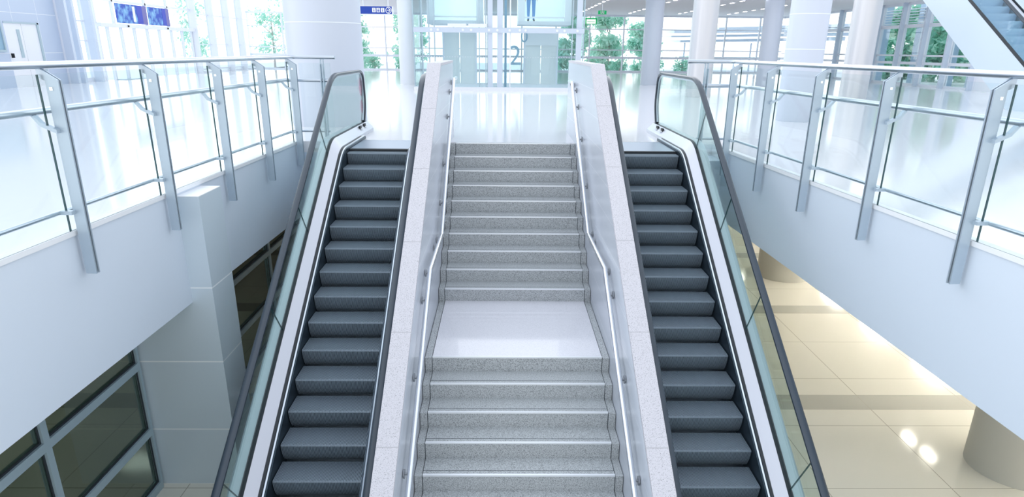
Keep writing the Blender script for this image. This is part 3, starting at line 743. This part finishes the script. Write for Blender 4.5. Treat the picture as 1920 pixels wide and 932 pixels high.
lift_car(-2.78, -.72, 'empty lift car raised in the left half of the shaft')
# digits on the lift glass
def text_obj(body, size, loc, rot, m_, name, ext=.004, parent=None):
    cu = bpy.data.curves.new(name, 'FONT'); cu.body = body; cu.size = size; cu.extrude = ext; cu.align_x = 'CENTER'
    o = bpy.data.objects.new(name, cu); COL.objects.link(o)
    dg = bpy.context.evaluated_depsgraph_get(); me = bpy.data.meshes.new_from_object(o.evaluated_get(dg)); bpy.data.objects.remove(o)
    me.materials.clear(); me.materials.append(M[m_]); o = bpy.data.objects.new(name, me); COL.objects.link(o)
    o.rotation_euler = rot
    if parent is not None: o.parent = parent; o.location = Vector(loc)-ORG[parent.name]
    else: o.location = loc
    return o
HP = math.pi/2
o = text_obj('2', 1.06, (.50, YB-.08, .86), (HP, 0, 0), 'digit', 'level_number'); tag(o, 'large blue grey number 2 on the glass left of the right lift door', 'number')
o = text_obj('0', .62, (.86, YB-.08, 1.72), (HP, 0, 0), 'digit', 'level_number'); tag(o, 'partly hidden blue grey curved digit just above the number 2', 'number')

# passenger
def person(x, y, z):
    t_ = bpy.data.meshes.new('person')
    J = {'pel': (0, 0, .92, .135), 'wai': (0, 0, 1.06, .125), 'che': (0, 0, 1.26, .15), 'nk0': (0, 0, 1.42, .075), 'nk1': (0, 0, 1.48, .052), 'hd0': (0, -.01, 1.55, .075), 'hd1': (0, -.012, 1.63, .085), 'hd2': (0, -.005, 1.70, .06)}
    E_ = [('pel', 'wai'), ('wai', 'che'), ('che', 'nk0'), ('nk0', 'nk1'), ('nk1', 'hd0'), ('hd0', 'hd1'), ('hd1', 'hd2')]
    for s, q in ((-1, 'l'), (1, 'r')):
        J.update({'hip'+q: (s*.095, 0, .86, .098), 'kne'+q: (s*.10, -.01, .48, .066), 'cal'+q: (s*.10, .01, .34, .062), 'ank'+q: (s*.10, .02, .09, .042), 'toe'+q: (s*.115, -.14, .03, .034),
                  'sho'+q: (s*.17, 0, 1.38, .062), 'elb'+q: (s*.22, .02, 1.10, .044), 'wri'+q: (s*.22, -.03, .86, .030), 'han'+q: (s*.22, -.045, .78, .028)})
        E_ += [('pel', 'hip'+q), ('hip'+q, 'kne'+q), ('kne'+q, 'cal'+q), ('cal'+q, 'ank'+q), ('ank'+q, 'toe'+q), ('che', 'sho'+q), ('sho'+q, 'elb'+q), ('elb'+q, 'wri'+q), ('wri'+q, 'han'+q)]
        for i in range(5):
            a = 'f%d%s' % (i, q); b2 = 'g%d%s' % (i, q)
            if i < 4:
                J[a] = (s*.22, -.075+.02*i, .735-.004*abs(1-i), .009); J[b2] = (s*.215, -.078+.02*i, .695-.006*abs(1-i), .008); E_ += [('han'+q, a), (a, b2)]
            else:
                J[a] = (s*.205, -.085, .77, .010); J[b2] = (s*.20, -.10, .735, .009); E_ += [('han'+q, a), (a, b2)]
    ks = list(J); me = t_
    me.from_pydata([J[k][:3] for k in ks], [(ks.index(a), ks.index(b2)) for a, b2 in E_], [])
    o = bpy.data.objects.new('person', me); COL.objects.link(o)
    sk = o.modifiers.new('skin', 'SKIN'); sk.use_smooth_shade = True
    for i, k in enumerate(ks):
        me.skin_vertices[0].data[i].radius = (J[k][3],)*2; me.skin_vertices[0].data[i].use_root = (k == 'pel')
    sb = o.modifiers.new('sub', 'SUBSURF'); sb.levels = 2; sb.render_levels = 2
    dg = bpy.context.evaluated_depsgraph_get(); m2 = bpy.data.meshes.new_from_object(o.evaluated_get(dg)); bpy.data.objects.remove(o)
    m2.materials.clear()
    for k in ('skin', 'jeans', 'shirt', 'black', 'hair'): m2.materials.append(M[k])
    for p in m2.polygons:
        c = p.center; p.use_smooth = True
        mi = 0
        if c.z < .09: mi = 3
        elif c.z < .99 and abs(c.x) < .185: mi = 1
        elif c.z < 1.45 and (abs(c.x) < .2 or c.z > 1.12): mi = 2
        elif c.z > 1.62 and (c.y > -.04 or c.z > 1.71): mi = 4
        p.material_index = mi
    o = bpy.data.objects.new('person', m2); COL.objects.link(o); o.location = (x, y, z); ORG[o.name] = Vector((x, y, z))
    hd = MB(); hd.tube([(x, y-.10, z+1.62), (x, y-.125, z+1.585)], [.008, .014], 8); hd.build('nose', 'skin', o, True)
    return tag(o, 'person in blue trousers standing in the raised lift car', 'person')
person(1.06, 29.0, 2.42)

# ------------------------------------------------------------------ signs
t_ = thing('hanging_sign', (-4.1, 25, 2.45), 'blue hanging direction sign with white pictograms and an arrow, left of the glass lift', 'sign')
b_ = MB(); b_.box(-4.62, -3.58, 25, 25.06, 2.475, 2.70); b_.build('sign_board', 'blue', t_)
b_ = MB(); b_.box(-4.64, -3.56, 24.99, 25.07, 2.44, 2.475); b_.box(-3.58, -3.54, 24.99, 25.07, 2.475, 2.70); b_.build('sign_frame', 'frame_white', t_)
for xx in (-4.16, -4.02, -3.88):
    b_ = MB(); b_.box(xx-.055, xx+.055, 24.992, 25, 2.525, 2.655); pc = b_.build('pictogram', 'sign_white', t_)
    k = MB(); k.box(xx-.012, xx+.012, 24.988, 24.992, 2.545, 2.60); k.tube([(xx, 24.988, 2.622), (xx, 24.992, 2.622)], .014, 10)
    if xx == -4.02: k.box(xx+.022, xx+.036, 24.988, 24.992, 2.545, 2.60); k.box(xx-.036, xx-.022, 24.988, 24.992, 2.545, 2.60)
    k.build('figure', 'blue', pc)
b_ = MB(); n = 32; cx_, cz_ = -3.69, 2.587
rows = [[(cx_+r*math.cos(2*math.pi*i/n), yv, cz_+r*math.sin(2*math.pi*i/n)) for r, yv in ((.098, 24.99), (.098, 25), (.080, 25), (.080, 24.99))] for i in range(n+1)]
b_.loft(rows, 0, True, False); b_.box(cx_-.055, cx_+.04, 24.99, 25, cz_-.010, cz_+.010)
for s in (1, -1): b_.hexa([(cx_+.055, 24.99, cz_-.004), (cx_+.055, 25, cz_-.004), (cx_+.055, 25, cz_+.016*s), (cx_+.055, 24.99, cz_+.016*s), (cx_-.005, 24.99, cz_+.05*s), (cx_-.005, 25, cz_+.05*s), (cx_-.005, 25, cz_+.072*s), (cx_-.005, 24.99, cz_+.072*s)])
b_.build('arrow', 'sign_white', t_)
b_ = MB()
for xx in (-4.5, -3.7): b_.cyl(xx, 25.03, .012, 2.70, 5.5, 8)
b_.build('hanger', 'frame_white', t_)
def exit_sign(x0, x1, z0, z1, y, label, filled):
    t_ = thing('exit_sign', ((x0+x1)/2, y, z0), label, 'sign')
    b_ = MB(); b_.box(x0, x1, y, y+.06, z0, z1); b_.build('sign_board', 'green' if filled else 'sign_lit', t_)
    h = z1-z0; w_ = x1-x0
    if filled:
        b_ = MB(); cx = (x0+x1)/2; b_.box(x0+w_*.28, x0+w_*.36, y-.012, y-.002, z0+h*.15, z1-h*.15); b_.box(x1-w_*.36, x1-w_*.28, y-.012, y-.002, z0+h*.15, z1-h*.15)
        b_.box(cx-.02, cx+.02, y-.012, y-.002, z0+h*.3, z0+h*.65); b_.tube([(cx, y-.012, z0+h*.78), (cx, y-.002, z0+h*.78)], .028, 10); b_.box(cx-.07, cx+.07, y-.012, y-.002, z0+h*.5, z0+h*.58)
        b_.box(cx-.06, cx-.02, y-.012, y-.002, z0+h*.15, z0+h*.3); b_.box(cx+.02, cx+.06, y-.012, y-.002, z0+h*.2, z0+h*.35); b_.build('pictogram', 'sign_white', t_)
    else:
        e = .06; b_ = MB(); b_.box(x0, x1, y-.012, y, z0, z0+e*.5); b_.box(x0, x1, y-.012, y, z1-e, z1); b_.box(x0, x0+e, y-.012, y, z0, z1); b_.box(x1-e, x1, y-.012, y, z0, z1); b_.box(x0+e*1.6, x1-e*1.6, y-.012, y, z0+h*.36, z0+h*.46); b_.build('border', 'green', t_)
    b_ = MB(); b_.cyl((x0+x1)/2, y+.03, .012, z1, 3.72, 8); b_.build('hanger', 'frame_white', t_)
exit_sign(4.30, 4.90, 2.70, 3.0, 40, 'white sign with a green border at the right edge of the glass lift', False)
exit_sign(4.95, 5.38, 3.18, 3.36, 40, 'small green exit sign above the trees, right of the glass lift', True)
def poster(y0, y1, label, band):
    t_ = thing('poster', (-17.3, (y0+y1)/2, 2.38), label, 'poster')
    b_ = MB(); b_.box(-17.33, -17.30, y0, y1, 2.40, 3.22); b_.build('picture', M['sea'], t_)
    w_ = y1-y0
    b_ = MB(); b_.box(-17.30, -17.292, y0+w_*.66, y0+w_*.84, 2.40, 3.22); b_.build('blue_band', 'blue_dark', t_)
    b_ = MB(); b_.box(-17.30, -17.292, y0+w_*.84, y1, 2.40, 3.22); b_.build('lilac_band', 'lilac', t_)
    if band: b_ = MB(); b_.box(-17.30, -17.29, y0+w_*.52, y0+w_*.60, 2.48, 3.15); b_.build('white_stripe', 'sign_white', t_)
mt, t, b = new_mat('blue_water_print'); tx = t.nodes.new('ShaderNodeTexCoord'); n = t.nodes.new('ShaderNodeTexNoise'); n.inputs['Scale'].default_value = 3.0; n.inputs['Detail'].default_value = 6
t.links.new(tx.outputs['Object'], n.inputs['Vector']); r = t.nodes.new('ShaderNodeValToRGB'); r.color_ramp.elements[0].position = .42; r.color_ramp.elements[0].color = lin((6, 70, 190)); r.color_ramp.elements[1].position = .66; r.color_ramp.elements[1].color = lin((140, 200, 240))
t.links.new(n.outputs[0], r.inputs[0]); t.links.new(r.outputs[0], b.inputs['Base Color']); M['sea'] = mt
poster(34.75, 37.70, 'blue water poster with a white stripe above the entrance doors', True)
poster(37.85, 40.15, 'blue water poster with white foam, right of the striped one', False)

# ------------------------------------------------------------------ lamps and added fill lights
def lamp(x, y, z, wx, wy, label, group, m_):
    t_ = thing('ceiling_light', (x, y, z), label, 'ceiling light', group)
    b_ = MB(); b_.box(x-wx/2-.03, x+wx/2+.03, y-wy/2-.03, y+wy/2+.03, z-.03, z); b_.build('housing', 'frame_white', t_)
    b_ = MB(); b_.box(x-wx/2, x+wx/2, y-wy/2, y+wy/2, z-.04, z-.031); b_.build('diffuser', m_, t_)
    return t_
first = lamp(5.0, 32, 3.72, .10, .5, 'small strip light in the white ceiling right of the glass lift', 'ceiling strip lights', 'lamp_s')
for X in (5.0, 8.2, 11.4, 14.6):
    for k in range(12):
        if X == 5.0 and k == 0: continue
        c = copy_tree(first); c.location = (X, 32+1.6*k, 3.72)
first = lamp(8.6, 12.95, -1.2, .13, .40, 'square lamp in the white soffit over the beige tiles', 'soffit lamps', 'lamp')
for X, Y in ((8.64, 12.30), (8.6, 8.0), (8.6, 4.0), (8.61, 24.21), (13, 4), (13, 8.5), (13, 12.5), (13, 17.5), (5.2, 15.5), (5.2, 19.5), (8.6, 22), (13, 22)):
    c = copy_tree(first); c.location = (X, Y, -1.2 if Y > 11.4 else -1.1)
first = lamp(11.2, 2.0, -1.1, .6, 1.2, 'long fill light added to the white soffit deep under the right gallery', 'added long fill lights', 'fill_long')  # out-of-view panels added to brighten the beige lower floor
for X in (11.2, 15):
    for k in range(8):
        if X == 11.2 and k == 0: continue
        c = copy_tree(first); c.location = (X, 2+2.9*k, -1.2 if k > 3 else -1.1)
first = lamp(-7.0, 5.0, -1.2, .6, .6, 'square fill light added to the ceiling of the lower left room', 'added lower left room fill lights', 'fill_room')  # unseen panels added to lift the dark room behind the tinted glazing
for X, Y in ((-7, 8.5), (-7, 12), (-10.5, 5), (-10.5, 8.5), (-10.5, 12), (-7, 1.5)):
    c = copy_tree(first); c.location = (X, Y, -1.2)

# ------------------------------------------------------------------ small steel barrier on the lower floor
t_ = thing('barrier', (-3.2, 8.4, ZF), 'small steel hoop barrier seen behind the left escalator glass', 'barrier')
b_ = MB(); b_.tube([(-3.26, 8.35, -2.80), (-3.02, 8.35, -2.79)], .028, 12); b_.build('top_bar', 'bright_steel', t_, True)
for xx in (-3.20, -3.08):
    b_ = MB(); b_.tube([(xx, 8.35, -2.82), (xx, 8.35, ZF)], .014, 10); b_.build('leg', 'steel', t_, True)

# ------------------------------------------------------------------ outside
def tree(x, y, h, r, label, group, m_, n=1100, z0=-.1, low=.25, size=.16):
    t_ = thing('tree', (x, y, z0), label, 'tree', group)
    b_ = MB(); b_.tube([(x, y, z0), (x+.05, y, z0+h*.5), (x-.04, y+.05, z0+h*.85)], [.09, .06, .025], 8)
    for q in range(6):
        a = q*1.05; b_.tube([(x, y, z0+h*(.25+.08*q)), (x+r*.7*math.cos(a), y+r*.7*math.sin(a), z0+h*(.45+.08*q))], [.035, .012], 6)
    b_.build('trunk', 'trunk', t_, True)
    f_ = MB(); cl = [(random.uniform(-r*.7, r*.7), random.uniform(-r*.5, r*.5), h*(low+(1-low)*random.random())) for _ in range(34)]
    for _ in range(n):
        c = random.choice(cl); p = Vector((x+c[0]+random.gauss(0, r*.16), y+c[1]+random.gauss(0, r*.16), max(z0+.05, z0+c[2]+random.gauss(0, .18))))
        a = Vector((random.gauss(0, 1), random.gauss(0, 1), random.gauss(0, 1))).normalized(); b2 = a.cross(Vector((random.random(), random.random(), 1))).normalized(); s = size*(.6+.8*random.random())
        k = f_.add([p-a*s, p+b2*s*.45, p+a*s, p-b2*s*.45]); f_.face((k, k+1, k+2, k+3))
    f_.build('foliage', m_, t_)
for x, y, h in ((5.4, 58, 4.8), (8.3, 59.5, 4.6), (11.4, 61.5, 3.4)): tree(x, y, h, 1.5, 'pale leafy tree outside the back windows, right of the glass lift', 'trees right of the lift', 'leaf', 4200, low=.06, size=.19)
for x, y, h in ((-11.2, 57.5, 4.6), (-7.4, 59.5, 5.0)): tree(x, y, h, 1.6, 'faint leafy tree outside the back windows, left of the glass lift', 'trees left of the lift', 'leaf', 3800, low=.06, size=.17)
for x, y in ((-23, 57), (-17.6, 58.5)): tree(x, y, 5, 1.5, 'faint leafy tree outside the far left glass corner', 'trees at the far left corner', 'leaf', 900, low=.2)
for x, y, h in ((24.4, 30.4, 4.4), (25, 34.6, 4.6), (24.6, 38.6, 4.4), (25.4, 42.8, 4.2), (25, 47.4, 4.2)): tree(x, y, h, 1.9, 'dense green tree outside the right side windows', 'trees right side', 'leaf_b', 4200, low=.06, size=.22)
for x in (6.5, 8.6, 11.2, 13.2, -9.4, -7.2): tree(x, 55.2, .95, .7, 'low shrub outside the foot of the back windows', 'shrubs outside', 'leaf_b', 600, low=.1, size=.10)
# canopy and fence outside the back windows on the right
t_ = thing('canopy', (19, 62, -.1), 'grey layered canopy outside the back windows, between the round columns', 'canopy')
for z0, z1, xa, xb, y in ((2.75, 2.95, 13.5, 28, 60), (2.45, 2.58, 13.5, 28, 61), (2.1, 2.25, 14.5, 28, 62), (3.05, 3.2, 17, 28, 60)):
    b_ = MB(); b_.hexa([(xa, y, z0), (xb, y, z0+.25), (xb, y+4, z0+.3), (xa, y+4, z0+.05), (xa, y, z1), (xb, y, z1+.4), (xb, y+4, z1+.4), (xa, y+4, z1+.05)]); b_.build('roof_layer', 'frame_blue', t_)
for xx in (15, 20.5, 26): b_ = MB(); b_.cyl(xx, 62.5, .07, -.1, 2.1, 10); b_.build('canopy_post', 'frame_blue', t_)
t_ = thing('fence', (18, 58, -.1), 'low dark railing outside the back windows, right of the dark collared column', 'fence')
for z in (.98, .70): b_ = MB(); b_.box(13.6, 24, 58, 58.06, z, z+.07); b_.build('fence_rail', 'mullion', t_)
for k in range(6): b_ = MB(); b_.box(13.8+2*k, 13.88+2*k, 58, 58.06, -.1, 1.0); b_.build('fence_post', 'frame_blue', t_)
# louvre screen and pillars outside the right side windows
t_ = thing('louvre_screen', (20.8, 37, -.1), 'horizontal white louvres high outside the right side windows', 'louvres')
for k in range(7): b_ = MB(); b_.box(20.7, 20.95, 29, 42, 2.74+.13*k, 2.77+.13*k); b_.build('louvre_blade', 'white', t_)
for yy in (29, 33.5, 38, 42): b_ = MB(); b_.box(20.95, 21.05, yy, yy+.1, -.1, 3.7); b_.build('louvre_post', 'frame_blue', t_)
for k, yy in enumerate((36.3, 39.3, 43.2)):
    b_ = MB(); b_.box(21.6, 22.0, yy, yy+.45, -.1, 4.2); tag(b_.build('pillar', M['pillar'], None), 'grey blue square pillar outside the right side windows', 'pillar', 'outside pillars')
